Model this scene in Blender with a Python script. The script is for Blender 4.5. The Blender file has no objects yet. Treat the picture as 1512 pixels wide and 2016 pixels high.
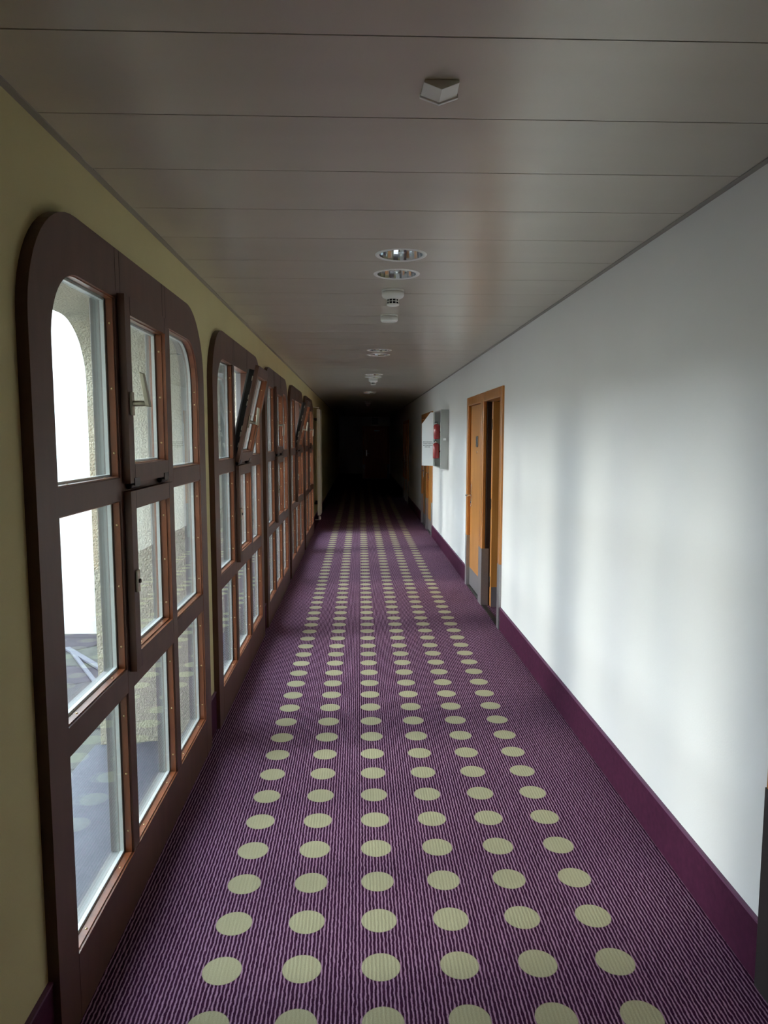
import bpy, bmesh, math, random
from mathutils import Vector, Matrix
random.seed(4)
scn = bpy.context.scene
COL = scn.collection
PI = math.pi
# ------------------------------------------------------------------ measures (metres; camera stands at x=0, y=0)
XL, XR, ZC = -0.816, 1.195, 2.43          # left wall face, right wall face, ceiling
Y0, Y1 = -7.0, 28.85                      # back wall, end wall
CAMH = 1.63
SLATE = -0.58                             # courtyard paving level
XO = XL - 0.54                            # outer face of the thick window wall

# ------------------------------------------------------------------ materials
def new_mat(name):
    m = bpy.data.materials.new(name); m.use_nodes = True
    nt = m.node_tree; nt.nodes.clear()
    return m, nt.nodes, nt.links

def pbr(name, col, rough=0.5, metal=0.0, bump=0.0, bscale=60.0, vary=0.0, vscale=6.0, spec=0.5, coat=0.0, stretch=None, detail=4.0):
    m, N, L = new_mat(name)
    out = N.new('ShaderNodeOutputMaterial'); b = N.new('ShaderNodeBsdfPrincipled')
    L.new(b.outputs[0], out.inputs[0])
    b.inputs['Base Color'].default_value = (*col, 1)
    b.inputs['Roughness'].default_value = rough
    b.inputs['Metallic'].default_value = metal
    b.inputs['Specular IOR Level'].default_value = spec
    b.inputs['Coat Weight'].default_value = coat
    tc = N.new('ShaderNodeTexCoord'); mp = N.new('ShaderNodeMapping')
    L.new(tc.outputs['Object'], mp.inputs[0])
    if stretch: mp.inputs['Scale'].default_value = stretch
    if vary > 0:
        n = N.new('ShaderNodeTexNoise'); n.inputs['Scale'].default_value = vscale; n.inputs['Detail'].default_value = detail
        L.new(mp.outputs[0], n.inputs['Vector'])
        r = N.new('ShaderNodeValToRGB')
        r.color_ramp.elements[0].position = 0.3; r.color_ramp.elements[1].position = 0.7
        r.color_ramp.elements[0].color = (*[c * (1 - vary) for c in col], 1)
        r.color_ramp.elements[1].color = (*[min(1, c * (1 + vary)) for c in col], 1)
        L.new(n.outputs['Fac'], r.inputs[0]); L.new(r.outputs[0], b.inputs['Base Color'])
    if bump > 0:
        n2 = N.new('ShaderNodeTexNoise'); n2.inputs['Scale'].default_value = bscale; n2.inputs['Detail'].default_value = 3
        L.new(mp.outputs[0], n2.inputs['Vector'])
        bp = N.new('ShaderNodeBump'); bp.inputs['Strength'].default_value = bump; bp.inputs['Distance'].default_value = 0.02 if bump >= 1 else 0.01
        L.new(n2.outputs['Fac'], bp.inputs['Height']); L.new(bp.outputs[0], b.inputs['Normal'])
    return m

def glass_mat(name, tint=(0.96, 0.98, 0.97)):
    m, N, L = new_mat(name)
    out = N.new('ShaderNodeOutputMaterial'); mix = N.new('ShaderNodeMixShader')
    tr = N.new('ShaderNodeBsdfTransparent'); gl = N.new('ShaderNodeBsdfGlossy')
    tr.inputs[0].default_value = (*tint, 1); gl.inputs['Roughness'].default_value = 0.0
    lw = N.new('ShaderNodeLayerWeight'); lw.inputs[0].default_value = 0.5
    p = N.new('ShaderNodeMath'); p.operation = 'POWER'; p.inputs[1].default_value = 5
    L.new(lw.outputs['Facing'], p.inputs[0])
    ma = N.new('ShaderNodeMath'); ma.operation = 'MULTIPLY_ADD'; ma.inputs[1].default_value = 0.85; ma.inputs[2].default_value = 0.025
    L.new(p.outputs[0], ma.inputs[0]); L.new(ma.outputs[0], mix.inputs[0])
    L.new(tr.outputs[0], mix.inputs[1]); L.new(gl.outputs[0], mix.inputs[2]); L.new(mix.outputs[0], out.inputs[0])
    return m

def carpet_mat():
    m, N, L = new_mat('dotted_striped_carpet')
    out = N.new('ShaderNodeOutputMaterial'); b = N.new('ShaderNodeBsdfPrincipled')
    L.new(b.outputs[0], out.inputs[0]); b.inputs['Roughness'].default_value = 0.95; b.inputs['Specular IOR Level'].default_value = 0.1
    tc = N.new('ShaderNodeTexCoord'); sx = N.new('ShaderNodeSeparateXYZ'); L.new(tc.outputs['Object'], sx.inputs[0])
    def M(op, a, b_=None, c=None):
        n = N.new('ShaderNodeMath'); n.operation = op
        for i, v in enumerate((a, b_, c)):
            if v is None: continue
            if isinstance(v, (int, float)): n.inputs[i].default_value = v
            else: L.new(v, n.inputs[i])
        return n.outputs[0]
    # wandering yarn lines running along the corridor
    nz = N.new('ShaderNodeTexNoise'); nz.inputs['Scale'].default_value = 1.0; nz.inputs['Detail'].default_value = 2.0
    mp = N.new('ShaderNodeMapping'); mp.inputs['Scale'].default_value = (70, 38, 1); L.new(tc.outputs['Object'], mp.inputs[0]); L.new(mp.outputs[0], nz.inputs['Vector'])
    off = M('MULTIPLY_ADD', nz.outputs['Fac'], 0.0085, -0.00425)
    nf = N.new('ShaderNodeTexNoise'); nf.inputs['Scale'].default_value = 420.0; nf.inputs['Detail'].default_value = 2.0
    L.new(tc.outputs['Object'], nf.inputs['Vector'])
    off2 = M('MULTIPLY_ADD', nf.outputs['Fac'], 0.006, -0.003)
    xx = M('ADD', M('ADD', sx.outputs['X'], off), off2)
    fr = M('FRACT', M('DIVIDE', M('ADD', xx, 5.0), 0.01221))
    tri = M('ABSOLUTE', M('SUBTRACT', fr, 0.5))                  # 0 in stripe centre .. 0.5
    stripe = N.new('ShaderNodeMapRange'); stripe.interpolation_type = 'SMOOTHSTEP'
    stripe.inputs['From Min'].default_value = 0.15; stripe.inputs['From Max'].default_value = 0.235
    stripe.inputs['To Min'].default_value = 1.0; stripe.inputs['To Max'].default_value = 0.0
    L.new(tri, stripe.inputs['Value'])
    cs = N.new('ShaderNodeMix'); cs.data_type = 'RGBA'
    cs.inputs['A'].default_value = (0.040, 0.0068, 0.030, 1); cs.inputs['B'].default_value = (0.37, 0.205, 0.305, 1)
    L.new(stripe.outputs[0], cs.inputs['Factor'])
    # six columns of round dots
    dx, dy, x0, y0, R = 0.24419, 0.21848, -0.42714, 2.09925, 0.0600
    ix = M('MINIMUM', M('MAXIMUM', M('ROUND', M('DIVIDE', M('SUBTRACT', sx.outputs['X'], x0), dx)), 0.0), 5.0)
    px = M('SUBTRACT', M('SUBTRACT', sx.outputs['X'], x0), M('MULTIPLY', ix, dx))
    iy = M('ROUND', M('DIVIDE', M('SUBTRACT', sx.outputs['Y'], y0), dy))
    py = M('SUBTRACT', M('SUBTRACT', sx.outputs['Y'], y0), M('MULTIPLY', iy, dy))
    dist = M('ADD', M('SQRT', M('ADD', M('MULTIPLY', px, px), M('MULTIPLY', py, py))), off2)
    dot = N.new('ShaderNodeMapRange'); dot.inputs['From Min'].default_value = R - 0.0012; dot.inputs['From Max'].default_value = R + 0.0012
    dot.inputs['To Min'].default_value = 1.0; dot.inputs['To Max'].default_value = 0.0
    L.new(dist, dot.inputs['Value'])
    dc = N.new('ShaderNodeMix'); dc.data_type = 'RGBA'
    dc.inputs['A'].default_value = (0.33, 0.30, 0.175, 1); dc.inputs['B'].default_value = (0.54, 0.50, 0.325, 1)
    nd = N.new('ShaderNodeTexNoise'); nd.inputs['Scale'].default_value = 330.0; nd.inputs['Detail'].default_value = 1.0
    L.new(tc.outputs['Object'], nd.inputs['Vector']); L.new(nd.outputs['Fac'], dc.inputs['Factor'])
    mx = N.new('ShaderNodeMix'); mx.data_type = 'RGBA'
    L.new(dot.outputs[0], mx.inputs['Factor']); L.new(cs.outputs['Result'], mx.inputs['A']); L.new(dc.outputs['Result'], mx.inputs['B'])
    # faint wear
    nw = N.new('ShaderNodeTexNoise'); nw.inputs['Scale'].default_value = 1.3; nw.inputs['Detail'].default_value = 3
    L.new(tc.outputs['Object'], nw.inputs['Vector'])
    wr = M('MULTIPLY_ADD', nw.outputs['Fac'], 0.3, 0.85)
    fin = N.new('ShaderNodeMix'); fin.data_type = 'RGBA'; fin.blend_type = 'MULTIPLY'; fin.inputs['Factor'].default_value = 1
    L.new(mx.outputs['Result'], fin.inputs['A'])
    cmb = N.new('ShaderNodeCombineColor')
    for k in range(3): L.new(wr, cmb.inputs[k])
    L.new(cmb.outputs[0], fin.inputs['B']); L.new(fin.outputs['Result'], b.inputs['Base Color'])
    bp = N.new('ShaderNodeBump'); bp.inputs['Strength'].default_value = 0.5; bp.inputs['Distance'].default_value = 0.003
    L.new(M('ADD', M('MULTIPLY', nf.outputs['Fac'], 0.5), M('MULTIPLY', tri, 1.0)), bp.inputs['Height']); L.new(bp.outputs[0], b.inputs['Normal'])
    return m

def wood_mat(name, c1, c2, rough=0.35, stretch=(18, 18, 1.4), coat=0.25):
    m, N, L = new_mat(name)
    out = N.new('ShaderNodeOutputMaterial'); b = N.new('ShaderNodeBsdfPrincipled'); L.new(b.outputs[0], out.inputs[0])
    b.inputs['Roughness'].default_value = rough; b.inputs['Coat Weight'].default_value = coat; b.inputs['Coat Roughness'].default_value = 0.25
    tc = N.new('ShaderNodeTexCoord'); mp = N.new('ShaderNodeMapping'); mp.inputs['Scale'].default_value = stretch
    L.new(tc.outputs['Object'], mp.inputs[0])
    n = N.new('ShaderNodeTexNoise'); n.inputs['Scale'].default_value = 3.0; n.inputs['Detail'].default_value = 6; n.inputs['Distortion'].default_value = 0.6
    L.new(mp.outputs[0], n.inputs['Vector'])
    r = N.new('ShaderNodeValToRGB'); r.color_ramp.elements[0].position = 0.3; r.color_ramp.elements[1].position = 0.72
    r.color_ramp.elements[0].color = (*c1, 1); r.color_ramp.elements[1].color = (*c2, 1)
    L.new(n.outputs['Fac'], r.inputs[0]); L.new(r.outputs[0], b.inputs['Base Color'])
    return m

def slate_mat():
    m, N, L = new_mat('courtyard_slate')
    out = N.new('ShaderNodeOutputMaterial'); b = N.new('ShaderNodeBsdfPrincipled'); L.new(b.outputs[0], out.inputs[0])
    b.inputs['Roughness'].default_value = 0.7
    tc = N.new('ShaderNodeTexCoord')
    v = N.new('ShaderNodeTexVoronoi'); v.inputs['Scale'].default_value = 1.5
    v2 = N.new('ShaderNodeTexVoronoi'); v2.feature = 'DISTANCE_TO_EDGE'; v2.inputs['Scale'].default_value = 1.5
    L.new(tc.outputs['Object'], v.inputs['Vector']); L.new(tc.outputs['Object'], v2.inputs['Vector'])
    r = N.new('ShaderNodeValToRGB'); e = r.color_ramp.elements
    e[0].position = 0.2; e[0].color = (0.060, 0.055, 0.066, 1); e[1].position = 0.8; e[1].color = (0.085, 0.092, 0.078, 1)
    s = N.new('ShaderNodeSeparateColor'); L.new(v.outputs['Color'], s.inputs[0]); L.new(s.outputs[0], r.inputs[0])
    n = N.new('ShaderNodeTexNoise'); n.inputs['Scale'].default_value = 9; n.inputs['Detail'].default_value = 5; L.new(tc.outputs['Object'], n.inputs['Vector'])
    mr = N.new('ShaderNodeMapRange'); mr.inputs['From Min'].default_value = 0.005; mr.inputs['From Max'].default_value = 0.02; L.new(v2.outputs['Distance'], mr.inputs['Value'])
    mm = N.new('ShaderNodeMath'); mm.operation = 'MULTIPLY'; L.new(mr.outputs[0], mm.inputs[0])
    m3 = N.new('ShaderNodeMath'); m3.operation = 'MULTIPLY_ADD'; m3.inputs[1].default_value = 0.8; m3.inputs[2].default_value = 0.6
    L.new(n.outputs['Fac'], m3.inputs[0]); L.new(m3.outputs[0], mm.inputs[1])
    cc = N.new('ShaderNodeCombineColor')
    for k in range(3): L.new(mm.outputs[0], cc.inputs[k])
    x = N.new('ShaderNodeMix'); x.data_type = 'RGBA'; x.blend_type = 'MULTIPLY'; x.inputs['Factor'].default_value = 1
    L.new(r.outputs[0], x.inputs['A']); L.new(cc.outputs[0], x.inputs['B']); L.new(x.outputs['Result'], b.inputs['Base Color'])
    return m

M = dict(
    carpet=carpet_mat(),
    plum=pbr('plum_carpet_skirting', (0.060, 0.011, 0.034), 0.9, bump=0.3, bscale=500, vary=0.15, vscale=40, spec=0.15),
    plum_edge=pbr('plum_skirting_edge', (0.13, 0.05, 0.10), 0.7),
    olive=pbr('olive_yellow_wall_paint', (0.58, 0.52, 0.27), 0.75, bump=0.06, bscale=180, vary=0.03, vscale=3, spec=0.3),
    white=pbr('white_wall_paint', (0.81, 0.795, 0.785), 0.55, bump=0.04, bscale=150, vary=0.015, vscale=2, spec=0.4),
    stucco=pbr('rough_beige_stucco', (0.60, 0.565, 0.46), 0.9, bump=1.0, bscale=105, vary=0.08, vscale=30, spec=0.2),
    ext_white=pbr('white_exterior_render', (0.78, 0.78, 0.76), 0.9, bump=0.3, bscale=40, vary=0.05, vscale=2),
    ext_cream=pbr('cream_exterior_render', (0.78, 0.72, 0.60), 0.9, bump=0.3, bscale=40, vary=0.05, vscale=2),
    ceil=pbr('satin_grey_metal_panel', (0.57, 0.53, 0.45), 0.30, metal=0.25, vary=0.04, vscale=1.2, spec=0.6, stretch=(1, 4, 1)),
    ceil_trim=pbr('ceiling_edge_trim', (0.36, 0.335, 0.30), 0.45, metal=0.2),
    void=pbr('dark_ceiling_void', (0.02, 0.02, 0.02), 0.9),
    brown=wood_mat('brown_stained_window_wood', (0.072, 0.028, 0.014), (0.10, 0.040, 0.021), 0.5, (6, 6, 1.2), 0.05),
    brown_lit=wood_mat('reddish_window_wood_lit', (0.17, 0.050, 0.019), (0.25, 0.078, 0.030), 0.35, (6, 6, 1.2), 0.3),  # same window wood, colour lifted to orange for daylight on reveals and beads
    seam=pbr('dark_joint', (0.012, 0.006, 0.005), 0.8),
    gasket=pbr('black_gasket', (0.012, 0.010, 0.010), 0.6),
    clad=pbr('grey_outer_frame', (0.20, 0.205, 0.205), 0.45),
    spacer=pbr('bright_pane_spacer', (0.55, 0.60, 0.60), 0.4),
    brass=pbr('brass_screw', (0.60, 0.42, 0.22), 0.3, metal=0.9),
    nickel=pbr('satin_nickel_handle', (0.42, 0.38, 0.30), 0.3, metal=0.95),
    darkmetal=pbr('dark_hinge_metal', (0.03, 0.022, 0.02), 0.4, metal=0.6),
    glass=glass_mat('window_glass'),
    sill=pbr('grey_concrete_sill', (0.085, 0.095, 0.118), 0.6, bump=0.35, bscale=22, vary=0.12, vscale=9),
    slate=slate_mat(),
    alu=pbr('weathered_aluminium', (0.20, 0.21, 0.25), 0.5, metal=0.3),
    door=wood_mat('orange_beech_door', (0.52, 0.21, 0.045), (0.66, 0.29, 0.072), 0.32, (10, 10, 0.8), 0.3),
    door_frame=wood_mat('orange_beech_frame', (0.46, 0.17, 0.036), (0.58, 0.235, 0.055), 0.3, (10, 10, 0.8), 0.35),
    kick=pbr('brushed_steel_kick_plate', (0.40, 0.38, 0.38), 0.38, metal=0.75, vary=0.05, vscale=80),
    chrome=pbr('chrome_hardware', (0.75, 0.75, 0.74), 0.14, metal=1.0),
    reflector=pbr('mirror_reflector', (0.82, 0.84, 0.86), 0.07, metal=1.0),
    rim=pbr('white_lamp_rim', (0.88, 0.87, 0.84), 0.3),
    lampglass=pbr('frosted_lamp_tube', (0.8, 0.8, 0.78), 0.4),
    plastic=pbr('white_plastic', (0.84, 0.84, 0.80), 0.35),
    plastic_dark=pbr('black_vent_slot', (0.01, 0.01, 0.01), 0.7),
    cab=pbr('grey_painted_steel', (0.46, 0.475, 0.45), 0.4, metal=0.1),
    cab_white=pbr('white_painted_steel', (0.90, 0.90, 0.89), 0.3),
    red=pbr('red_extinguisher_paint', (0.42, 0.035, 0.04), 0.25, coat=0.6),
    ink=pbr('grey_print', (0.22, 0.24, 0.23), 0.6),
    black=pbr('black_hose', (0.015, 0.015, 0.015), 0.5),
    rad=pbr('cream_radiator_enamel', (0.60, 0.58, 0.48), 0.35),
    plate=pbr('grey_number_plate', (0.16, 0.15, 0.14), 0.35, metal=0.5),
    bronze=pbr('dark_bronze_guard', (0.035, 0.030, 0.028), 0.45, metal=0.2),
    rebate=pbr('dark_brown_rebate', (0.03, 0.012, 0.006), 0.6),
    sign=pbr('grey_sign_face', (0.20, 0.23, 0.24), 0.5),
)

# ------------------------------------------------------------------ mesh builder
class MB:
    def __init__(self): self.bm = bmesh.new(); self.mats = []
    def mi(self, m):
        if m not in self.mats: self.mats.append(m)
        return self.mats.index(m)
    def face(self, pts, m):
        vs = [self.bm.verts.new(p) for p in pts]; f = self.bm.faces.new(vs); f.material_index = self.mi(m); return f
    def hexa(self, p, m):                       # 8 points: bottom 4 (ccw) then top 4
        v = [self.bm.verts.new(q) for q in p]; k = self.mi(m)
        for a in ((3, 2, 1, 0), (4, 5, 6, 7), (0, 1, 5, 4), (1, 2, 6, 5), (2, 3, 7, 6), (3, 0, 4, 7)):
            f = self.bm.faces.new([v[i] for i in a]); f.material_index = k
    def box(self, x0, x1, y0, y1, z0, z1, m):
        x0, x1 = sorted((x0, x1)); y0, y1 = sorted((y0, y1)); z0, z1 = sorted((z0, z1))
        self.hexa([(x0, y0, z0), (x1, y0, z0), (x1, y1, z0), (x0, y1, z0), (x0, y0, z1), (x1, y0, z1), (x1, y1, z1), (x0, y1, z1)], m)
        return self
    def prism_x(self, poly, x0, x1, m, m_side=None, m_back=None):   # polygon in (y,z), extruded along x
        ks = self.mi(m_side or m); kf = self.mi(m); kb = self.mi(m_back or m_side or m)
        a = [self.bm.verts.new((x1, y, z)) for y, z in poly]; b = [self.bm.verts.new((x0, y, z)) for y, z in poly]
        f = self.bm.faces.new(a); f.material_index = kf
        f = self.bm.faces.new(b[::-1]); f.material_index = kb
        n = len(poly)
        for i in range(n):
            f = self.bm.faces.new([a[i], b[i], b[(i + 1) % n], a[(i + 1) % n]]); f.material_index = ks
        return self
    def ring_x(self, outer, inner, x0, x1, m, m_in=None):           # closed ring between two loops of equal length
        n = len(outer); k = self.mi(m); ki = self.mi(m_in or m)
        A = [self.bm.verts.new((x1, y, z)) for y, z in outer]; B = [self.bm.verts.new((x1, y, z)) for y, z in inner]
        C = [self.bm.verts.new((x0, y, z)) for y, z in outer]; D = [self.bm.verts.new((x0, y, z)) for y, z in inner]
        for i in range(n):
            j = (i + 1) % n
            for q, kk in (((A[i], A[j], B[j], B[i]), k), ((C[j], C[i], D[i], D[j]), k), ((A[j], A[i], C[i], C[j]), k), ((B[i], B[j], D[j], D[i]), ki)):
                f = self.bm.faces.new(q); f.material_index = kk
        return self
    def lathe(self, prof, c, m, seg=32, axis='z', smooth=True, close=True):   # prof: (r, h)
        k = self.mi(m); rings = []
        for r, hh in prof:
            ring = []
            for i in range(seg):
                a = 2 * PI * i / seg; u, v = r * math.cos(a), r * math.sin(a)
                p = (u, v, hh) if axis == 'z' else ((hh, u, v) if axis == 'x' else (v, hh, u))
                ring.append(self.bm.verts.new((c[0] + p[0], c[1] + p[1], c[2] + p[2])))
            rings.append(ring)
        for a, b in zip(rings, rings[1:]):
            for i in range(seg):
                f = self.bm.faces.new([a[i], a[(i + 1) % seg], b[(i + 1) % seg], b[i]]); f.material_index = k; f.smooth = smooth
        if close:
            for r, rev in ((rings[0], True), (rings[-1], False)):
                f = self.bm.faces.new(r[::-1] if rev else r); f.material_index = k
        return self
    def tube(self, pts, r, m, seg=12):
        k = self.mi(m); pts = [Vector(p) for p in pts]; rings = []
        rs = r if isinstance(r, (list, tuple)) else [r] * len(pts)
        up = Vector((0.31, 0.22, 0.92))
        for i, p in enumerate(pts):
            t = (pts[min(i + 1, len(pts) - 1)] - pts[max(i - 1, 0)]).normalized()
            a = t.cross(up).normalized(); b = t.cross(a)
            rings.append([self.bm.verts.new(p + rs[i] * (math.cos(2 * PI * j / seg) * a + math.sin(2 * PI * j / seg) * b)) for j in range(seg)])
        for A, B in zip(rings, rings[1:]):
            for j in range(seg):
                f = self.bm.faces.new([A[j], A[(j + 1) % seg], B[(j + 1) % seg], B[j]]); f.material_index = k; f.smooth = True
        for R_ in (rings[0][::-1], rings[-1]):
            f = self.bm.faces.new(R_); f.material_index = k
        return self
    def bar(self, a, b, w, t, m, n=(0, 0, 1)):  # rectangular bar from a to b, width w across, thickness t along n
        a, b, n = Vector(a), Vector(b), Vector(n); d = (b - a).normalized(); s = d.cross(n).normalized(); n = s.cross(d).normalized()
        q = [(-w / 2, -t / 2), (w / 2, -t / 2), (w / 2, t / 2), (-w / 2, t / 2)]
        self.hexa([a + s * u + n * v for u, v in q] + [b + s * u + n * v for u, v in q], m); return self
    def build(self, name, parent=None, loc=(0, 0, 0), bevel=0.0, seg=2):
        bmesh.ops.recalc_face_normals(self.bm, faces=self.bm.faces[:])
        me = bpy.data.meshes.new(name); self.bm.to_mesh(me); self.bm.free()
        for m in self.mats: me.materials.append(m)
        o = bpy.data.objects.new(name, me); COL.objects.link(o); o.location = loc
        if parent: o.parent = parent
        if bevel:
            md = o.modifiers.new('bevel', 'BEVEL'); md.width = bevel; md.segments = seg; md.limit_method = 'ANGLE'; md.angle_limit = math.radians(50)
        return o

def tag(o, label=None, cat=None, group=None, kind=None):
    if label: o['label'] = label
    if cat: o['category'] = cat
    if group: o['group'] = group
    if kind: o['kind'] = kind
    return o
def empty(name, loc=(0, 0, 0), rz=0.0):
    o = bpy.data.objects.new(name, None); COL.objects.link(o); o.location = loc; o.rotation_euler = (0, 0, rz); o.empty_display_size = 0.1
    return o
def kids(o): return [c for c in bpy.data.objects if c.parent == o]
def copy_tree(o, parent=None):
    c = o.copy(); COL.objects.link(c)
    if parent: c.parent = parent
    for ch in kids(o): copy_tree(ch, c)
    return c

# ------------------------------------------------------------------ loops
NA = 14
def arch(y0, y1, z0, z1, rl, rr):              # closed loop: up the left side, round corners, down the right side
    L = [(y0, z0)]
    for i in range(NA + 1):
        a = PI - (PI / 2) * i / NA
        L.append((y0 + rl + rl * math.cos(a), z1 - rl + rl * math.sin(a)))
    for i in range(NA + 1):
        a = PI / 2 - (PI / 2) * i / NA
        L.append((y1 - rr + rr * math.cos(a), z1 - rr + rr * math.sin(a)))
    L.append((y1, z0))
    return L
def rect_loop(y0, y1, z0, z1): return [(y0, z0), (y0, z1), (y1, z1), (y1, z0)]

# ------------------------------------------------------------------ windows: frame centre and pitch along the wall
WY0, WY1, PITCH, NWIN = 1.795, 3.755, 2.185, 5
WC = (WY0 + WY1) / 2

# ------------------------------------------------------------------ SETTING
# floor (corridor and the room behind the open door share the carpet)
f = MB().box(XL - 0.02, XR + 2.6, Y0 - 0.1, Y1 + 0.1, -0.12, 0.0, M['carpet']).build('floor')
tag(f, 'plum striped carpet with six rows of pale round dots', 'floor', kind='structure')

# left wall: thick, with five round-shouldered openings
HW = 2.80
mb = MB()
def opening(k):
    o = k * PITCH
    return arch(WY0 + 0.04 + o, WY1 - 0.04 + o, 0.0, 2.19, 0.30, 0.30)
edges = [Y0 - 0.1] + [WC + PITCH * (k - 0.5) for k in range(1, NWIN)] + [WC + PITCH * (NWIN - 0.5), Y1 + 0.1]
for k in range(NWIN):
    ya, yb = edges[k], edges[k + 1]
    poly = [(ya, 0), (ya, HW), (yb, HW), (yb, 0)] + opening(k)[::-1]
    mb.prism_x(poly, XO, XL, M['olive'], M['stucco'], M['stucco'])
mb.prism_x([(edges[NWIN], 0), (edges[NWIN], HW), (edges[NWIN + 1], HW), (edges[NWIN + 1], 0)], XO, XL, M['olive'], M['stucco'], M['stucco'])
mb.box(XO, XL - 0.021, Y0 - 0.1, Y1 + 0.1, SLATE - 0.1, 0.0, M['stucco'])
wl = mb.build('wall_left'); tag(wl, 'olive yellow wall pierced by the row of windows', 'wall', kind='structure')

# right wall with door openings
DOORS = [(6.04, 8.02), (11.90, 13.94), (17.75, 19.85)]
NEAR = (0.95, 1.985)
ZD = 2.055
mb = MB(); ys = Y0 - 0.1
for a, b in [NEAR] + DOORS:
    mb.box(XR, XR + 0.14, ys, a + 0.012, 0, HW, M['white']); mb.box(XR, XR + 0.14, a + 0.012, b - 0.012, ZD - 0.012, HW, M['white']); ys = b - 0.012
mb.box(XR, XR + 0.14, ys, Y1 + 0.1, 0, HW, M['white'])
tag(mb.build('wall_right'), 'long white wall opposite the windows', 'wall', kind='structure')
# guest room box beyond the open door
mb = MB()
mb.box(XR + 2.45, XR + 2.6, 5.2, 9.0, 0, HW, M['white'])
mb.box(XR + 0.14, XR + 2.45, 5.2, 5.35, 0, HW, M['white'])
mb.box(XR + 0.14, XR + 2.45, 8.85, 9.0, 0, HW, M['white'])
tag(mb.build('wall_room'), 'dim wall of the room behind the open door', 'wall', kind='structure')

mb = MB().box(XL, XR, Y1, Y1 + 0.12, 0, HW, M['white'])
tag(mb.build('wall_end'), 'pale wall closing the dark far end', 'wall', kind='structure')
mb = MB().box(XL, XR, Y0 - 0.12, Y0, 0, HW, M['white'])
tag(mb.build('wall_back'), 'white wall closing the near end of the corridor', 'wall', kind='structure')

# ceiling: metal panels with open joints, a void above, roof slab
LIGHTS = [(0.185, y) for y in (3.31, 3.69, 6.86, 7.23, 9.50, 9.87, 13.10, 13.47, 16.55, 20.1, 23.6)]
def build_ceiling():
    mb = MB(); P = 0.3765; ph = 1.926
    k0 = math.floor((Y0 - ph) / P); k1 = math.ceil((Y1 - ph) / P)
    for k in range(k0, k1):
        a = max(Y0, ph + k * P) + 0.002; b = min(Y1, ph + (k + 1) * P) - 0.002
        if b - a > 0.01: mb.box(XL + 0.0215, XR - 0.0225, a, b, ZC, ZC + 0.02, M['ceil'])
    mb.mi(M['void'])
    pan = mb.build('ceiling')
    cut = MB()
    for x, y in LIGHTS: cut.lathe([(0.097, -0.1), (0.097, 0.1)], (x, y, ZC), M['void'], 40)
    cu = cut.build('cutter')
    md = pan.modifiers.new('holes', 'BOOLEAN'); md.operation = 'DIFFERENCE'; md.object = cu; md.solver = 'EXACT'
    dg = bpy.context.evaluated_depsgraph_get()
    me = bpy.data.meshes.new_from_object(pan.evaluated_get(dg))
    pan.modifiers.clear(); pan.data = me
    bpy.data.objects.remove(cu)
    return pan
ce = build_ceiling(); tag(ce, 'ceiling of grey satin metal panels with thin cross joints', 'ceiling', kind='structure')
for nm, a, b in (('trim_1', XL, XL + 0.021), ('trim_2', XR - 0.022, XR)):
    mb = MB().box(a, b, Y0, Y1, ZC - 0.003, ZC + 0.018, M['ceil_trim'])
    tag(mb.build(nm), 'narrow metal edge strip along the %s side of the ceiling' % ('window' if nm == 'trim_1' else 'white wall'), 'trim', kind='structure')
mb = MB().box(XO - 0.05, XR + 2.7, Y0 - 0.2, Y1 + 0.2, HW, HW + 0.25, M['stucco'])
mb.box(XL, XR + 2.6, Y0, Y1, HW - 0.02, HW, M['void'])
tag(mb.build('roof'), 'flat roof slab above the corridor', 'roof', kind='structure')
mb = MB().box(XR + 0.14, XR + 2.45, 5.35, 8.85, ZC, ZC + 0.05, M['white'])
tag(mb.build('ceiling_room'), 'ceiling of the room behind the open door', 'ceiling', kind='structure')

# skirtings
BH = 0.193
mb = MB(); ys = Y0
for a, b in [NEAR] + DOORS + [(Y1, Y1)]:
    mb.box(XR - 0.011, XR, ys, a, 0, BH - 0.008, M['plum']); mb.box(XR - 0.013, XR, ys, a, BH - 0.008, BH, M['plum_edge']); ys = b
tag(mb.build('baseboard_right'), 'plum carpeted skirting under the white wall', 'skirting', kind='structure')
mb = MB(); ys = Y0
for k in range(NWIN + 1):
    a = WY0 + k * PITCH if k < NWIN else Y1
    mb.box(XL, XL + 0.011, ys, a, 0, 0.208, M['plum']); mb.box(XL, XL + 0.013, ys, a, 0.208, 0.216, M['plum_edge']); ys = WY1 + k * PITCH
tag(mb.build('baseboard_left'), 'dark plum skirting between the windows', 'skirting', kind='structure')
mb = MB().box(XL + 0.012, 0.12, Y1 - 0.011, Y1, 0, BH, M['plum'])
tag(mb.build('baseboard_end'), 'dark skirting at the far end wall', 'skirting', kind='structure')

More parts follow.
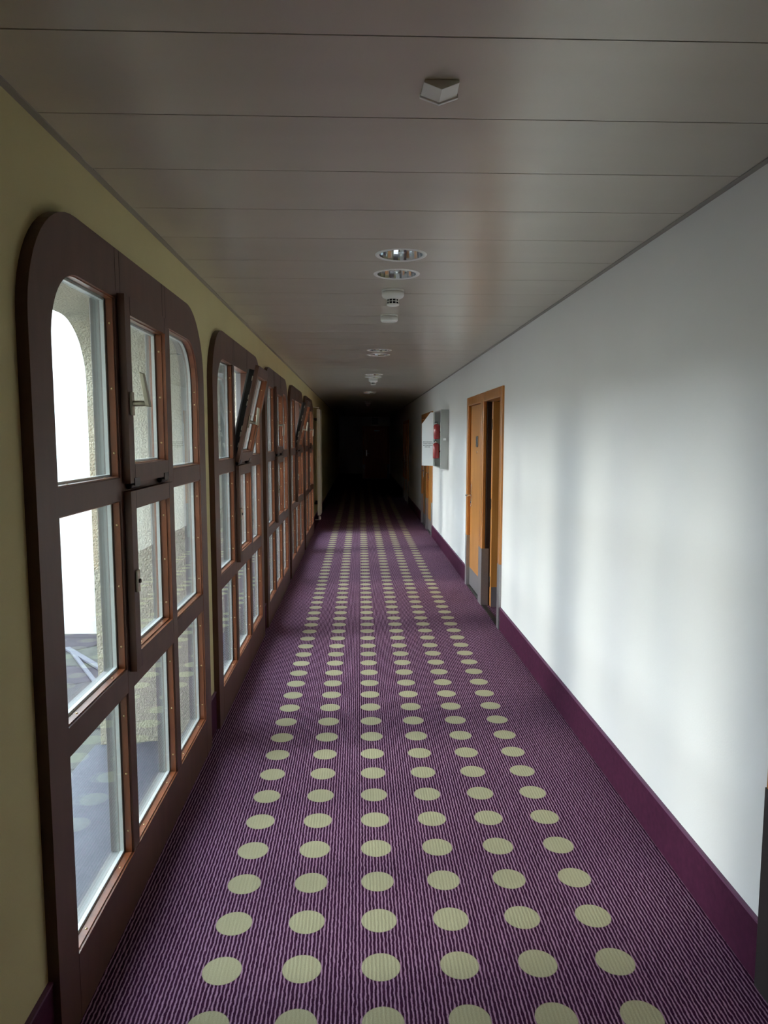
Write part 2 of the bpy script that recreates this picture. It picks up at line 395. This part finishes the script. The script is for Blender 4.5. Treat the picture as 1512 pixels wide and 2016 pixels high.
# ------------------------------------------------------------------ WINDOW (local: x from the wall face, y from frame centre, z from floor)
FX = 0.030                                     # frame stands proud of the wall
hw = (WY1 - WY0) / 2
SI, ZB, ZT, RI = 0.130, 0.195, 2.077, 0.20     # stile width, bottom of glass, top of glass, inner corner radius
L0, L1 = -hw + SI, 2.430 - WC                  # left light
C0, C1 = 2.495 - WC, 3.040 - WC                # centre light
R0, R1 = 3.110 - WC, hw - SI                   # right light
RA, RB = (1.420, 1.497), (0.765, 0.847)        # rails
def make_window():
    root = empty('window_1', (XL, WC, 0))
    mb = MB()
    O = arch(-hw, hw, 0.0, 2.237, 0.325, 0.325); I = arch(-hw + SI, hw - SI, ZB, ZT, RI, RI)
    mb.ring_x(O, I, 0.0, FX, M['brown'], M['brown_lit'])
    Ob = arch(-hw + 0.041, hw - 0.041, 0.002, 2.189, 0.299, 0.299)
    mb.ring_x(Ob, I, -0.020, 0.0, M['brown'], M['brown_lit'])
    Ic = arch(-hw + SI - 0.004, hw - SI + 0.004, ZB - 0.004, ZT + 0.004, RI, RI)
    mb.ring_x(Ob, Ic, -0.055, -0.0205, M['clad'])
    for y in (2.441, 2.484, 3.004, 3.049):      # joints in the head
        mb.box(FX - 0.001, FX + 0.0006, y - WC - 0.0014, y - WC + 0.0014, 2.101, 2.236, M['seam'])
    for y in (L0 - 0.001, R1 + 0.001):          # joints between stiles and bottom rail
        mb.box(FX - 0.001, FX + 0.0005, y - 0.001, y + 0.001, 0.002, ZB, M['seam'])
    fr = mb.build('frame', root, bevel=0.004)
    for a, b in ((L1, C0), (C1, R0)):
        mb = MB().box(-0.0200, FX - 0.001, a, b, ZB, ZT, M['brown']); mb.box(-0.054, -0.0203, a + 0.004, b - 0.004, ZB, ZT, M['clad'])
        mb.build('mullion', root, bevel=0.002)
    for a, b in ((L0, L1), (C0, C1), (R0, R1)):
        for za, zb in (RA, RB):
            mb = MB().box(-0.0200, FX - 0.0012, a, b, za, zb, M['brown']); mb.box(-0.054, -0.0203, a, b, za + 0.006, zb - 0.006, M['clad'])
            mb.build('rail', root, bevel=0.002)
    def light(parent, y0, y1, z0, z1, rl=0.0, rr=0.0, x=0.0):
        if rl or rr:
            o = arch(y0, y1, z0, z1, max(rl, .001), max(rr, .001)); q = 0.004
            i = arch(y0 + q, y1 - q, z0 + q, z1 - q, max(rl - q, .001), max(rr - q, .001))
        else:
            q = 0.004; o = rect_loop(y0, y1, z0, z1); i = rect_loop(y0 + q, y1 - q, z0 + q, z1 - q)
        mb = MB(); mb.ring_x(o, i, x + 0.001, x + 0.022, M['brown_lit'])
        for side, yy in ((1, y0 + q), (-1, y1 - q)):      # brass screws in the bead
            for t in (0.14, 0.5, 0.86):
                zz = z0 + (z1 - z0) * t
                if (side > 0 and rl and t > .8) or (side < 0 and rr and t > .8): zz = z1 - 0.23
                mb.lathe([(0.0042, 0.0), (0.0036, side * 0.0014), (0.001, side * 0.002)], (x + 0.012, yy, zz), M['brass'], 8, 'y')
        for t in (0.2, 0.8):
            mb.lathe([(0.0042, 0.0), (0.0036, 0.0014), (0.001, 0.002)], (x + 0.012, y0 + (y1 - y0) * t, z0 + q), M['brass'], 8, 'z')
        mb.build('glazing_bead', parent)
        mb = MB(); mb.prism_x(o, x - 0.0035, x + 0.0005, M['glass']); mb.prism_x(o, x - 0.0200, x - 0.0160, M['glass'])
        ins = [(min(max(yy, y0 + 0.011), y1 - 0.011), min(max(zz, z0 + 0.011), z1 - 0.011)) for yy, zz in o] if not (rl or rr) else arch(y0 + 0.011, y1 - 0.011, z0 + 0.011, z1 - 0.011, max(rl - 0.011, .001), max(rr - 0.011, .001))
        mb.ring_x(o, ins, x - 0.0158, x - 0.0037, M['spacer'])
        mb.build('pane', parent)
    for a, b, rl, rr in ((L0, L1, RI, 0), (R0, R1, 0, RI)):
        light(root, a, b, RA[1], ZT, rl, rr)
        light(root, a, b, RB[1], RA[0]); light(root, a, b, ZB, RB[0])
    light(root, C0, C1, ZB, RB[0])
    # sashes: front lip over the frame, body in the rebate
    S0, S1 = 2.447 - WC, 2.992 - WC
    def sash(name, z0, z1, wb, wt, ws):
        s = empty(name, (FX + 0.001, 0, z0)); s.parent = root
        H = z1 - z0
        mb = MB()
        o = rect_loop(S0, S1, 0, H); i = rect_loop(S0 + ws, S1 - ws, wb, H - wt)
        mb.ring_x(o, i, 0.0, 0.024, M['brown'], M['brown_lit'])
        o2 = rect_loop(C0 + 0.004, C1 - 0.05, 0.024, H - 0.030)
        mb.ring_x(o2, i, -0.040, 0.0, M['gasket'], M['brown_lit'])
        o3 = rect_loop(C0 + 0.010, C1 - 0.056, 0.030, H - 0.036)
        mb.ring_x(o3, i, -0.052, -0.0402, M['clad'])
        for zz in (0.09, 0.16, 0.2, 0.36, 0.40, 0.52):
            mb.box(-0.014, -0.006, C0 + 0.0025, C0 + 0.0041, zz, zz + 0.03, M['nickel'])
        for y in (S0 + ws + 0.0, S1 - ws):                 # joint lines between stile and rail
            for za, zb in ((0.001, wb), (H - wt, H - 0.001)):
                mb.box(0.0232, 0.0246, y - 0.001, y + 0.001, za, zb, M['seam'])
        mb.build('sash_frame', s, bevel=0.0025)
        light(s, S0 + ws, S1 - ws, wb, H - wt, x=-0.012)
        return s
    up = sash('upper_sash', 1.476, 2.094, 0.063, 0.062, 0.056)
    lo = sash('lower_sash', 0.833, 1.450, 0.062, 0.062, 0.056)
    yl = S0 + 0.028
    mb = MB().box(0.024, 0.034, -0.014, 0.014, -0.039, 0.039, M['nickel'])
    mb.tube([(0.030, 0, 0), (0.074, 0, 0), (0.088, 0, 0.001)], [0.0105, 0.009, 0.009], M['nickel'])
    mb.hexa([(0.074, -0.010, -0.009), (0.092, -0.010, -0.012), (0.092, 0.010, -0.012), (0.074, 0.010, -0.009),
             (0.066, -0.044, 0.101), (0.083, -0.044, 0.095), (0.083, -0.026, 0.095), (0.066, -0.026, 0.101)], M['nickel'])
    hd = mb.build('handle', up, loc=(0, yl, 0.265), bevel=0.003); hd['label'] = 'satin nickel lever handle'
    mb = MB().box(0.024, 0.033, yl - 0.014, yl + 0.014, 0.272, 0.347, M['nickel']); mb.lathe([(0.008, 0), (0.008, 0.006)], (0.033, yl, 0.31), M['darkmetal'], 16, 'x')
    hp = mb.build('handle_plate', lo, bevel=0.002); hp['label'] = 'bare metal handle plate without a lever'
    for yy in (S0 + 0.07, S1 - 0.10):
        mb = MB(); mb.lathe([(0.009, -0.045), (0.010, -0.043), (0.010, 0.043), (0.009, 0.045)], (0.010, yy, -0.011), M['darkmetal'], 14, 'y')
        mb.box(0.0245, 0.027, yy - 0.03, yy + 0.03, -0.010, 0.016, M['darkmetal'])
        mb.build('hinge', up)
    for zz in (0.05, 0.55):
        mb = MB(); mb.lathe([(0.006, -0.02), (0.0065, -0.018), (0.0065, 0.018), (0.006, 0.02)], (0.012, S1 + 0.006, zz), M['darkmetal'], 12, 'z'); mb.build('hinge', lo)
    # outside sill
    mb = MB(); x0, x1 = XO - 0.03 - XL, -0.056
    mb.hexa([(x0, -hw + 0.042, 0.001), (x1, -hw + 0.042, 0.001), (x1, hw - 0.042, 0.001), (x0, hw - 0.042, 0.001),
             (x0, -hw + 0.042, 0.030), (x1, -hw + 0.042, 0.060), (x1, hw - 0.042, 0.060), (x0, hw - 0.042, 0.030)], M['sill'])
    sl = mb.build('window_sill', root, bevel=0.004); sl['label'] = 'grey concrete outer sill'
    return root, up
win, up0 = make_window()
WLAB = ['nearest arched brown window, all sashes shut, slate courtyard visible outside',
        'second arched brown window, upper sash tilted into the corridor, just past the nearest',
        'third arched brown window, all sashes shut, between the two windows with tilted sashes',
        'fourth arched brown window, upper sash tilted in, farther of the two tilted ones',
        'farthest arched brown window, sashes shut, beside the tall radiator']
wins = [win] + [copy_tree(win) for _ in range(NWIN - 1)]
for k, w in enumerate(wins):
    w.name = 'window_%d' % (k + 1); w.location = (XL, WC + k * PITCH, 0)
    tag(w, WLAB[k], 'window', 'arched windows in the olive wall', 'structure')
    for c in kids(w):
        if c.name.startswith('upper_sash') and k in (1, 3):
            c.rotation_euler = (0, math.radians(13.0), 0)
        if c.name.startswith('upper_sash') and k in (2, 4):
            for g in kids(c):
                if g.name.startswith('handle'): g.rotation_euler = (PI, 0, 0)

# ------------------------------------------------------------------ DOORS on the right wall (local: x towards the room, y along the wall, origin at the wall face)
def door_unit(name, ya, yb, label, open_=False, plate=True, kickh=0.56, guard='kick'):
    root = empty(name, (XR, (ya + yb) / 2, 0)); h2 = (yb - ya) / 2; J = 0.088
    mb = MB()
    def jamb(a, b):
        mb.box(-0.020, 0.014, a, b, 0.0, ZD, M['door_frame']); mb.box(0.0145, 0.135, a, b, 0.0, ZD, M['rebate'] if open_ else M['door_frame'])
    jamb(-h2, -h2 + J); jamb(h2 - J, h2); mb.box(-0.020, 0.10, -h2 + J, h2 - J, ZD - 0.090, ZD, M['door_frame'])
    for a, b in ((-h2 + J, -h2 + J + 0.014), (h2 - J - 0.014, h2 - J)):
        mb.box(0.062, 0.10, a, b, 0, ZD - 0.09, M['door_frame'])
    fr = mb.build('door_frame', root, bevel=0.007, seg=3)
    for a, b in ((-h2, -h2 + J), (h2 - J, h2)):
        k = MB(); q = 0.0015
        k.box(-0.020 - q, -0.020 + 0.001, a + 0.001, b - 0.001, 0.001, kickh, M[guard])
        k.box(-0.020 - q, 0.05, a - q, a + 0.001, 0.001, kickh, M[guard]) if a > 0 else k.box(-0.020 - q, -0.001, a - q, a + 0.001, 0.001, kickh, M[guard])
        k.box(-0.020 - q, 0.03, b - 0.001, b + q, 0.001, kickh, M[guard]) if b < 0 else k.box(-0.020 - q, -0.001, b - 0.001, b + q, 0.001, kickh, M[guard])
        kk = k.build('jamb_guard', root, bevel=0.0015); kk['label'] = 'metal guard on the jamb foot'
    mb = MB().box(-0.012, 0.03, -h2 + J, h2 - J, 0.0, 0.005, M['bronze']); mb.build('threshold', root)
    # leaf, built shut: lock side far (+y) or near
    W = 2 * (h2 - J) - 0.006
    leaf = empty('door_leaf', (0.016, h2 - J - 0.003, 0)); leaf.parent = root
    lm = MB(); lm.box(0, 0.044, -W, 0, 0.012, ZD - 0.094, M['door'])
    lm.build('panel', leaf, bevel=0.002)
    mb = MB().box(-0.0016, 0.0, -W + 0.002, -0.002, 0.014, 0.205, M['kick']); k = mb.build('kick_plate', leaf); k['label'] = 'brushed steel kick plate'
    yl = -0.075
    if open_: yl = -W + 0.075
    mb = MB().box(-0.009, 0.0, yl - 0.022, yl + 0.022, 0.885, 1.13, M['chrome'])
    sgn = -1 if not open_ else 1
    mb.tube([(-0.006, yl, 1.005), (-0.050, yl, 1.005), (-0.058, yl + sgn * 0.010, 1.005), (-0.058, yl + sgn * 0.115, 1.005)], 0.0095, M['chrome'])
    mb.lathe([(0.012, -0.012), (0.012, 0.0)], (0, yl, 0.93), M['darkmetal'], 16, 'x')
    hd = mb.build('handle', leaf, bevel=0.0015); hd['label'] = 'chrome lever handle on a long back plate'
    if plate:
        yc = -W / 2 - 0.02
        mb = MB().box(-0.007, 0.0, yc - 0.055, yc + 0.055, 1.53, 1.642, M['plate']); mb.box(-0.008, -0.001, yc - 0.052, yc - 0.0, 1.54, 1.63, M['chrome'])
        mb.build('number_plate', leaf, bevel=0.001)
        mb = MB().lathe([(0.012, -0.005), (0.012, 0.0)], (0, yc, 1.475), M['chrome'], 18, 'x'); mb.build('peephole', leaf)
    for zz in (0.25, 1.0, 1.75):
        mb = MB(); mb.lathe([(0.008, zz - 0.05), (0.008, zz + 0.05)], (0.047 if open_ else 0.048, 0.0, 0), M['darkmetal'], 12, 'z')
        mb.build('hinge', leaf)
    if open_:
        # hinged on the far jamb, swung a quarter turn into the room
        leaf.location = (0.052, h2 - J - 0.125, 0); leaf.rotation_euler = (0, 0, math.radians(89))
    tag(root, label, 'door', kind='structure')
    return root
GR = 'paired orange wooden doors'
m1 = 7.03
door_unit('door_1', 6.04, m1, 'orange wooden door standing open, dark room behind, nearest of the white wall', open_=True)
door_unit('door_2', m1, 8.02, 'shut orange wooden door with number plate, beside the open door')
m2 = 12.92
door_unit('door_3', 11.90, m2, 'shut orange wooden door partly hidden by the fire cabinet')
door_unit('door_4', m2, 13.94, 'shut orange wooden door past the fire cabinet, at the edge of the dark')
m3 = 18.80
door_unit('door_5', 17.75, m3, 'nearer of two barely visible wooden doors in the dark, right wall')
door_unit('door_6', m3, 19.85, 'farther of two barely visible wooden doors in the dark, right wall')
door_unit('door_7', NEAR[0], NEAR[1], 'door frame at the right edge of the photo, only its dark metal guard showing', kickh=0.62, guard='bronze')
# end wall door
root = empty('door_8', (0.65, Y1, 0))
mb = MB()
for a, b in ((-0.52, -0.44), (0.44, 0.52)): mb.box(a, b, -0.03, 0.0, 0, 2.06, M['door_frame'])
mb.box(-0.44, 0.44, -0.03, 0.0, 1.97, 2.06, M['door_frame']); mb.build('door_frame', root, bevel=0.004)
leaf = MB().box(-0.437, 0.437, -0.018, 0.0, 0.01, 1.968, M['door']).build('door_leaf', root)
mb = MB().box(-0.40, -0.36, -0.026, -0.0185, 0.90, 1.13, M['chrome']); mb.tube([(-0.38, -0.024, 1.0), (-0.38, -0.07, 1.0), (-0.37, -0.075, 1.0), (-0.27, -0.075, 1.0)], 0.0095, M['chrome'])
mb.build('handle', leaf)
mb = MB().box(-0.08, 0.14, -0.075, -0.0185, 1.86, 1.92, M['plastic']); mb.build('door_closer', leaf, bevel=0.004)
for a in (-0.52, 0.44):
    MB().box(a + 0.001, a + 0.079, -0.0325, -0.029, 0.001, 0.56, M['kick']).build('jamb_guard', root)
tag(root, 'dark wooden door closing the far end of the corridor', 'door', kind='structure')

# ------------------------------------------------------------------ ceiling fixtures
def make_downlight():
    r = empty('downlight')
    mb = MB(); mb.lathe([(0.0955, 0.004), (0.098, -0.003), (0.108, -0.0045), (0.1135, -0.002), (0.1145, 0.0), (0.1145, 0.0002)], (0, 0, 0), M['rim'], 48, close=False)
    mb.build('rim', r)
    mb = MB(); n = 20
    mb.lathe([(0.0955, -0.001), (0.092, 0.035), (0.083, 0.095), (0.050, 0.118), (0.034, 0.122)], (0, 0, 0), M['reflector'], n, smooth=False, close=False)
    mb.lathe([(0.0345, 0.122), (0.034, 0.150), (0.001, 0.150)], (0, 0, 0), M['darkmetal'], n, close=False)
    ro = mb.build('reflector', r); ro['label'] = 'faceted mirror reflector'
    mb = MB()
    for s in (-1, 1):
        mb.tube([(s * 0.012, 0, 0.145), (s * 0.012, 0, 0.045)], 0.0075, M['lampglass'])
    mb.tube([(-0.012, 0, 0.05), (0.012, 0, 0.05)], 0.0065, M['lampglass'])
    mb.build('lamp', r)
    return r
DLAB = ['nearest recessed round downlight in the ceiling', 'second recessed downlight, right behind the nearest and before the smoke detector',
        'third recessed downlight, first of the pair past the white ceiling cylinder', 'fourth recessed downlight, second of the pair past the white ceiling cylinder',
        'fifth recessed downlight, just before the farther smoke detector', 'sixth recessed downlight, touching the farther smoke detector in view',
        'seventh recessed downlight, at the edge of the dark', 'eighth recessed downlight, just past the seventh at the edge of the dark',
        'ninth recessed downlight, beside the last smoke detector in the dark', 'tenth recessed downlight, barely visible in the dark',
        'last recessed downlight, barely visible in the dark far end']
dl = make_downlight()
for i, (x, y) in enumerate(LIGHTS):
    o = dl if i == 0 else copy_tree(dl)
    o.location = (x, y, ZC); tag(o, DLAB[i], 'ceiling light', 'recessed ceiling downlights')
def make_detector():
    r = empty('smoke_detector')
    mb = MB(); mb.lathe([(0.061, 0.0), (0.061, -0.012)], (0, 0, 0), M['plastic'], 36)
    mb.lathe([(0.058, -0.012), (0.058, -0.0145)], (0, 0, 0), M['ceil_trim'], 36); mb.build('base', r)
    mb = MB(); mb.lathe([(0.060, -0.0145), (0.061, -0.030), (0.056, -0.040), (0.037, -0.050), (0.034, -0.052)], (0, 0, 0), M['plastic'], 36)
    mb.build('body', r)
    mb = MB(); mb.lathe([(0.030, -0.0515), (0.030, -0.076)], (0, 0, 0), M['plastic_dark'], 28)
    for i in range(10):
        a = 2 * PI * i / 10 + 0.2; c, s = math.cos(a), math.sin(a)
        mb.bar((0.032 * c, 0.032 * s, -0.052), (0.032 * c, 0.032 * s, -0.0765), 0.004, 0.003, M['plastic'], (c, s, 0))
    mb.lathe([(0.0335, -0.062), (0.0335, -0.065)], (0, 0, 0), M['plastic'], 28)
    mb.lathe([(0.035, -0.0762), (0.034, -0.082), (0.026, -0.086)], (0, 0, 0), M['plastic'], 28); mb.build('vented_head', r)
    return r
sd = make_detector()
for i, (x, y, lab) in enumerate([(0.184, 4.08, 'nearest white smoke detector, between the downlights and the ceiling cylinder'),
                                 (0.190, 10.16, 'second white smoke detector, hanging past the middle downlights'),
                                 (0.195, 16.95, 'third smoke detector, dim, at the start of the dark')]):
    o = sd if i == 0 else copy_tree(sd)
    o.location = (x, y, ZC); tag(o, lab, 'smoke detector', 'ceiling smoke detectors')
r = empty('ceiling_sounder', (0.197, 4.90, ZC))
mb = MB(); mb.lathe([(0.0565, 0.0), (0.0565, -0.010)], (0, 0, 0), M['plastic'], 36); mb.lathe([(0.053, -0.010), (0.053, -0.0125)], (0, 0, 0), M['ceil_trim'], 36); mb.build('base', r)
mb = MB(); mb.lathe([(0.0565, -0.0125), (0.0565, -0.036), (0.049, -0.045), (0.047, -0.0455)], (0, 0, 0), M['plastic'], 36); mb.build('cover', r)
tag(r, 'plain white ceiling cylinder just past the nearest smoke detector', 'alarm sounder')
# small wedge-shaped unit near the camera
r = empty('wedge_light', (0.188, 1.725, ZC))
mb = MB(); w = 0.0395; d = 0.066
prof = [(-w, 0.0), (-w - 0.001, -0.006), (0.0, -0.021), (w, -0.006), (w, 0.0)]
A = [mb.bm.verts.new((x, 0, z)) for x, z in prof]; B = [mb.bm.verts.new((x * 1.06, d, z)) for x, z in prof]
km, kd = mb.mi(M['plastic']), mb.mi(M['plastic'])
mb.bm.faces.new(A); mb.bm.faces.new(B[::-1])
for i in range(5): mb.bm.faces.new([A[i], A[(i + 1) % 5], B[(i + 1) % 5], B[i]])
mb.build('housing', r, bevel=0.001)
mb = MB()
pv = [(-0.045, 0.0), (-0.045, -0.009), (0.0, -0.0245), (0.045, -0.009), (0.045, 0.0)]
A = [mb.bm.verts.new((x, d + 0.0002, z)) for x, z in pv]; B = [mb.bm.verts.new((x, d + 0.009, z)) for x, z in pv]; mb.mi(M['rim'])
mb.bm.faces.new(A); mb.bm.faces.new(B[::-1])
for i in range(5): mb.bm.faces.new([A[i], A[(i + 1) % 5], B[(i + 1) % 5], B[i]])
mb.build('mounting_flange', r, bevel=0.001)
tag(r, 'small white wedge-shaped box on the ceiling, nearest of all the ceiling fittings', 'ceiling box')
# hanging sign in the dark
r = empty('hanging_sign', (0.43, 20.4, ZC))
mb = MB().box(-0.085, 0.085, -0.012, 0.012, -0.45, -0.27, M['sign']); mb.build('panel', r)
mb = MB()
for s in (-0.06, 0.06): mb.tube([(s, 0, 0), (s, 0, -0.271)], 0.004, M['darkmetal'], 8)
mb.build('hanger', r)
tag(r, 'dim square sign hanging from the ceiling in the dark far part', 'sign')

# ------------------------------------------------------------------ fire cabinet on the right wall
CY0, CY1, CZ0, CZ1, CD = 9.785, 10.64, 1.205, 2.000, 0.105
r = empty('fire_cabinet', (XR - 0.003, CY0, CZ0))
mb = MB(); W, H = CY1 - CY0, CZ1 - CZ0; t = 0.012; KY = W - 0.10
mb.box(-CD, -0.006, 0, t, 0, H, M['cab']); mb.box(-CD, -0.006, W - t, W, 0, H, M['cab'])
mb.box(-CD, -0.006, t, W - t, 0, t, M['cab']); mb.box(-CD, -0.006, t, W - t, H - t, H, M['cab'])
mb.box(-CD - 0.002, -CD + 0.008, t, 0.045, t, H - t, M['cab']); mb.box(-CD - 0.002, -CD + 0.008, W - 0.045, W - t, t, H - t, M['cab'])
mb.build('case', r, bevel=0.003)
MB().box(-0.006, 0, t * 0.2, W - t * 0.2, t * 0.2, H - t * 0.2, M['cab']).build('mounting_plate', r)
mb = MB().box(-0.075, -0.035, -0.008, 0.0, H * 0.48, H * 0.52, M['chrome']); mb.build('latch', r, bevel=0.002)
# door swung open from the far edge, chamfered at its free top corner
dr = empty('cabinet_door', (-CD - 0.004, W - 0.004, 0)); dr.parent = r; dr.rotation_euler = (0, 0, math.radians(-38))
mb = MB(); DW = 0.205
poly = [(-DW, 0.010), (-DW, H - 0.175), (-0.058, H - 0.010), (-0.004, H - 0.010), (-0.004, 0.010)]
k = mb.mi(M['cab_white']); a = [mb.bm.verts.new((x, -0.012, z)) for x, z in poly]; b = [mb.bm.verts.new((x, 0.012, z)) for x, z in poly]
mb.bm.faces.new(a); mb.bm.faces.new(b[::-1])
for i in range(5): mb.bm.faces.new([a[i], a[(i + 1) % 5], b[(i + 1) % 5], b[i]])
dp = mb.build('door_panel', dr, bevel=0.003); dp['label'] = 'bright white door leaf'
mb = MB()
for i, (z, a_, b_) in enumerate([(0.350, -0.180, -0.020), (0.325, -0.175, -0.030), (0.300, -0.180, -0.025), (0.278, -0.150, -0.060)]):
    x = a_
    while x < b_:
        mb.box(x, x + 0.016, -0.0135, -0.012, z, z + 0.012, M['ink']); x += 0.024
mb.build('instruction_print', dr)
tag(r, 'grey steel fire cabinet on the white wall, its white door swung open', 'fire cabinet')
# two red cylinders held in it
for nm, zz, hh, xx, lab in (('fire_extinguisher', CZ0 + 0.40, 0.215, XR - 0.083, 'upper of the two red cylinders in the grey fire cabinet'),
                        ('fire_extinguisher', CZ0 + 0.12, 0.225, XR - 0.092, 'lower of the two red cylinders in the grey fire cabinet')):
    e = empty(nm, (xx, CY1 - 0.10, zz))
    mb = MB(); R = 0.047
    mb.lathe([(R * 0.8, 0.0), (R, 0.012), (R, hh - 0.03), (R * 0.75, hh - 0.008), (R * 0.3, hh)], (0, 0, 0), M['red'], 28); mb.build('cylinder', e)
    mb = MB(); mb.lathe([(0.013, hh - 0.001), (0.013, hh + 0.022)], (0, 0, 0), M['chrome'], 16); mb.box(-0.035, 0.012, -0.008, 0.008, hh + 0.020, hh + 0.030, M['black']); mb.build('valve', e)
    mb = MB(); mb.box(R - 0.006, -xx + XR - 0.0098, -0.02, 0.02, hh * 0.4, hh * 0.5, M['darkmetal']); mb.build('clamp', e)
    tag(e, lab, 'fire extinguisher', 'red cylinders in the fire cabinet')

# ------------------------------------------------------------------ tall radiator on the left wall past the windows
r = empty('vertical_radiator', (XL, 13.02, 0))
mb = MB(); mb.box(0.062, 0.080, 0, 0.46, 0.23, 2.13, M['rad'])
for i in range(8):
    y = 0.01 + i * 0.057
    mb.box(0.080, 0.118, y, y + 0.042, 0.24, 2.12, M['rad'])
mb.build('panel', r, bevel=0.004)
for y in (0.06, 0.40):
    for z in (0.45, 1.95):
        mb = MB().box(0.0, 0.063, y - 0.012, y + 0.012, z - 0.02, z + 0.02, M['darkmetal']); mb.build('bracket', r)
mb = MB(); mb.tube([(0.095, 0.03, 0.25), (0.095, 0.03, 0.16), (0.0, 0.03, 0.155)], 0.011, M['rad']); mb.lathe([(0.02, -0.03), (0.022, -0.02), (0.022, 0.02), (0.018, 0.03)], (0.095, 0.03, 0.19), M['plastic'], 16); mb.build('valve', r)
mb = MB(); mb.tube([(0.095, 0.03, 2.11), (0.095, 0.03, 2.155), (0.0, 0.03, 2.16)], 0.009, M['rad']); mb.build('vent_pipe', r)
tag(r, 'tall cream vertical radiator on the olive wall past the last window', 'radiator')

# ------------------------------------------------------------------ OUTSIDE: courtyard
mb = MB().box(-15, XO, -12, 34, SLATE - 0.1, SLATE, M['slate'])
tag(mb.build('floor_courtyard'), 'slate paving of the courtyard outside the nearest window', 'paving', kind='structure')
mb = MB().box(-4.4, XO, 8.16, 8.36, SLATE, 3.2, M['ext_white'])
tag(mb.build('wall_courtyard'), 'glaring white wall across the courtyard, seen through the nearest window', 'wall', kind='structure')
mb = MB().box(-6.0, XO, 0.3, 0.6, SLATE, 4.2, M['ext_cream'])  # added out of view to dim the sky light entering the nearest window
tag(mb.build('wall_sky_block'), 'unseen cream wall added to block sky light beside the nearest window', 'wall', kind='structure')
mb = MB().box(-15.3, -15.0, -12, 34, SLATE, 3.0, M['ext_cream'])  # added out of view: hides the low sky, bounces warm light indoors
tag(mb.build('wall_low_sky_block'), 'unseen cream wall added across the courtyard to cut low sky and bounce warm light', 'wall', kind='structure')
r = empty('metal_bracket', (-2.7, 7.1, SLATE))
def P(x, y, z=0.02): return (x + 2.7, y - 7.1, z)
mb = MB().bar(P(-3.06, 7.53), P(-2.35, 6.70), 0.055, 0.02, M['alu']); mb.build('long_bar', r)
mb = MB().bar(P(-2.98, 7.43, 0.022), P(-2.33, 6.36, 0.022), 0.035, 0.018, M['alu']); mb.build('diagonal_bar', r)
mb = MB().bar(P(-2.36, 6.73, 0.015), P(-2.345, 6.34, 0.015), 0.03, 0.012, M['alu']); mb.build('cross_bar', r)
tag(r, 'pale metal bracket lying on the slate outside the nearest window', 'bracket')

# ------------------------------------------------------------------ LIGHT: bright overcast sky only
w = bpy.data.worlds.new('sky'); scn.world = w; w.use_nodes = True
N, L = w.node_tree.nodes, w.node_tree.links; N.clear()
out = N.new('ShaderNodeOutputWorld'); bg = N.new('ShaderNodeBackground'); L.new(bg.outputs[0], out.inputs[0])
tc = N.new('ShaderNodeTexCoord'); dp = N.new('ShaderNodeVectorMath'); dp.operation = 'DOT_PRODUCT'
nv = N.new('ShaderNodeVectorMath'); nv.operation = 'NORMALIZE'; st = N.new('ShaderNodeVectorMath'); st.operation = 'MULTIPLY'; st.inputs[1].default_value = (1, 3.2, 1)
L.new(tc.outputs['Generated'], st.inputs[0]); L.new(st.outputs[0], nv.inputs[0])
gd = Vector((-0.87, -0.12 * 3.2, 0.24)).normalized(); dp.inputs[1].default_value = gd; L.new(nv.outputs[0], dp.inputs[0])
def MM(op, a, b):
    n = N.new('ShaderNodeMath'); n.operation = op
    for i, v in enumerate((a, b)):
        if isinstance(v, (int, float)): n.inputs[i].default_value = v
        else: L.new(v, n.inputs[i])
    return n.outputs[0]
glow = MM('POWER', MM('MAXIMUM', dp.outputs['Value'], 0.0), 28.0)      # unseen bright sky patch, added and narrowed to streak the right wall
mixc = N.new('ShaderNodeMix'); mixc.data_type = 'RGBA'; L.new(glow, mixc.inputs['Factor'])
mixc.inputs['A'].default_value = (0.77, 0.86, 1.0, 1); mixc.inputs['B'].default_value = (1.0, 0.95, 0.87, 1)
L.new(mixc.outputs['Result'], bg.inputs[0])
L.new(MM('ADD', MM('MULTIPLY', glow, 44.0), 8.0), bg.inputs[1])

# ------------------------------------------------------------------ CAMERA
F, pitch, yaw, roll = 1435.32, -0.1022, 0.03332, 0.00039
f = Vector((math.sin(yaw) * math.cos(pitch), math.cos(yaw) * math.cos(pitch), math.sin(pitch)))
rt = Vector((math.cos(yaw), -math.sin(yaw), 0)); up = rt.cross(f)
r1 = math.cos(roll) * rt + math.sin(roll) * up; u1 = -math.sin(roll) * rt + math.cos(roll) * up
cd = bpy.data.cameras.new('camera'); cam = bpy.data.objects.new('camera', cd); COL.objects.link(cam)
Mx = Matrix.Identity(4)
for i in range(3): Mx[i][0], Mx[i][1], Mx[i][2] = r1[i], u1[i], -f[i]
Mx[0][3], Mx[1][3], Mx[2][3] = 0, 0, CAMH
cam.matrix_world = Mx
cd.sensor_fit = 'HORIZONTAL'; cd.sensor_width = 36.0; cd.lens = F / 1512 * 36.0; cd.clip_start = 0.02; cd.clip_end = 200
scn.camera = cam

# ------------------------------------------------------------------ colour management
vs = scn.view_settings
vs.view_transform = 'Standard'; vs.look = 'None'; vs.gamma = 1.0; vs.use_curve_mapping = False; vs.exposure = 0.30
scn.cycles.max_bounces = 14; scn.cycles.diffuse_bounces = 7; scn.cycles.transparent_max_bounces = 24; scn.cycles.glossy_bounces = 6
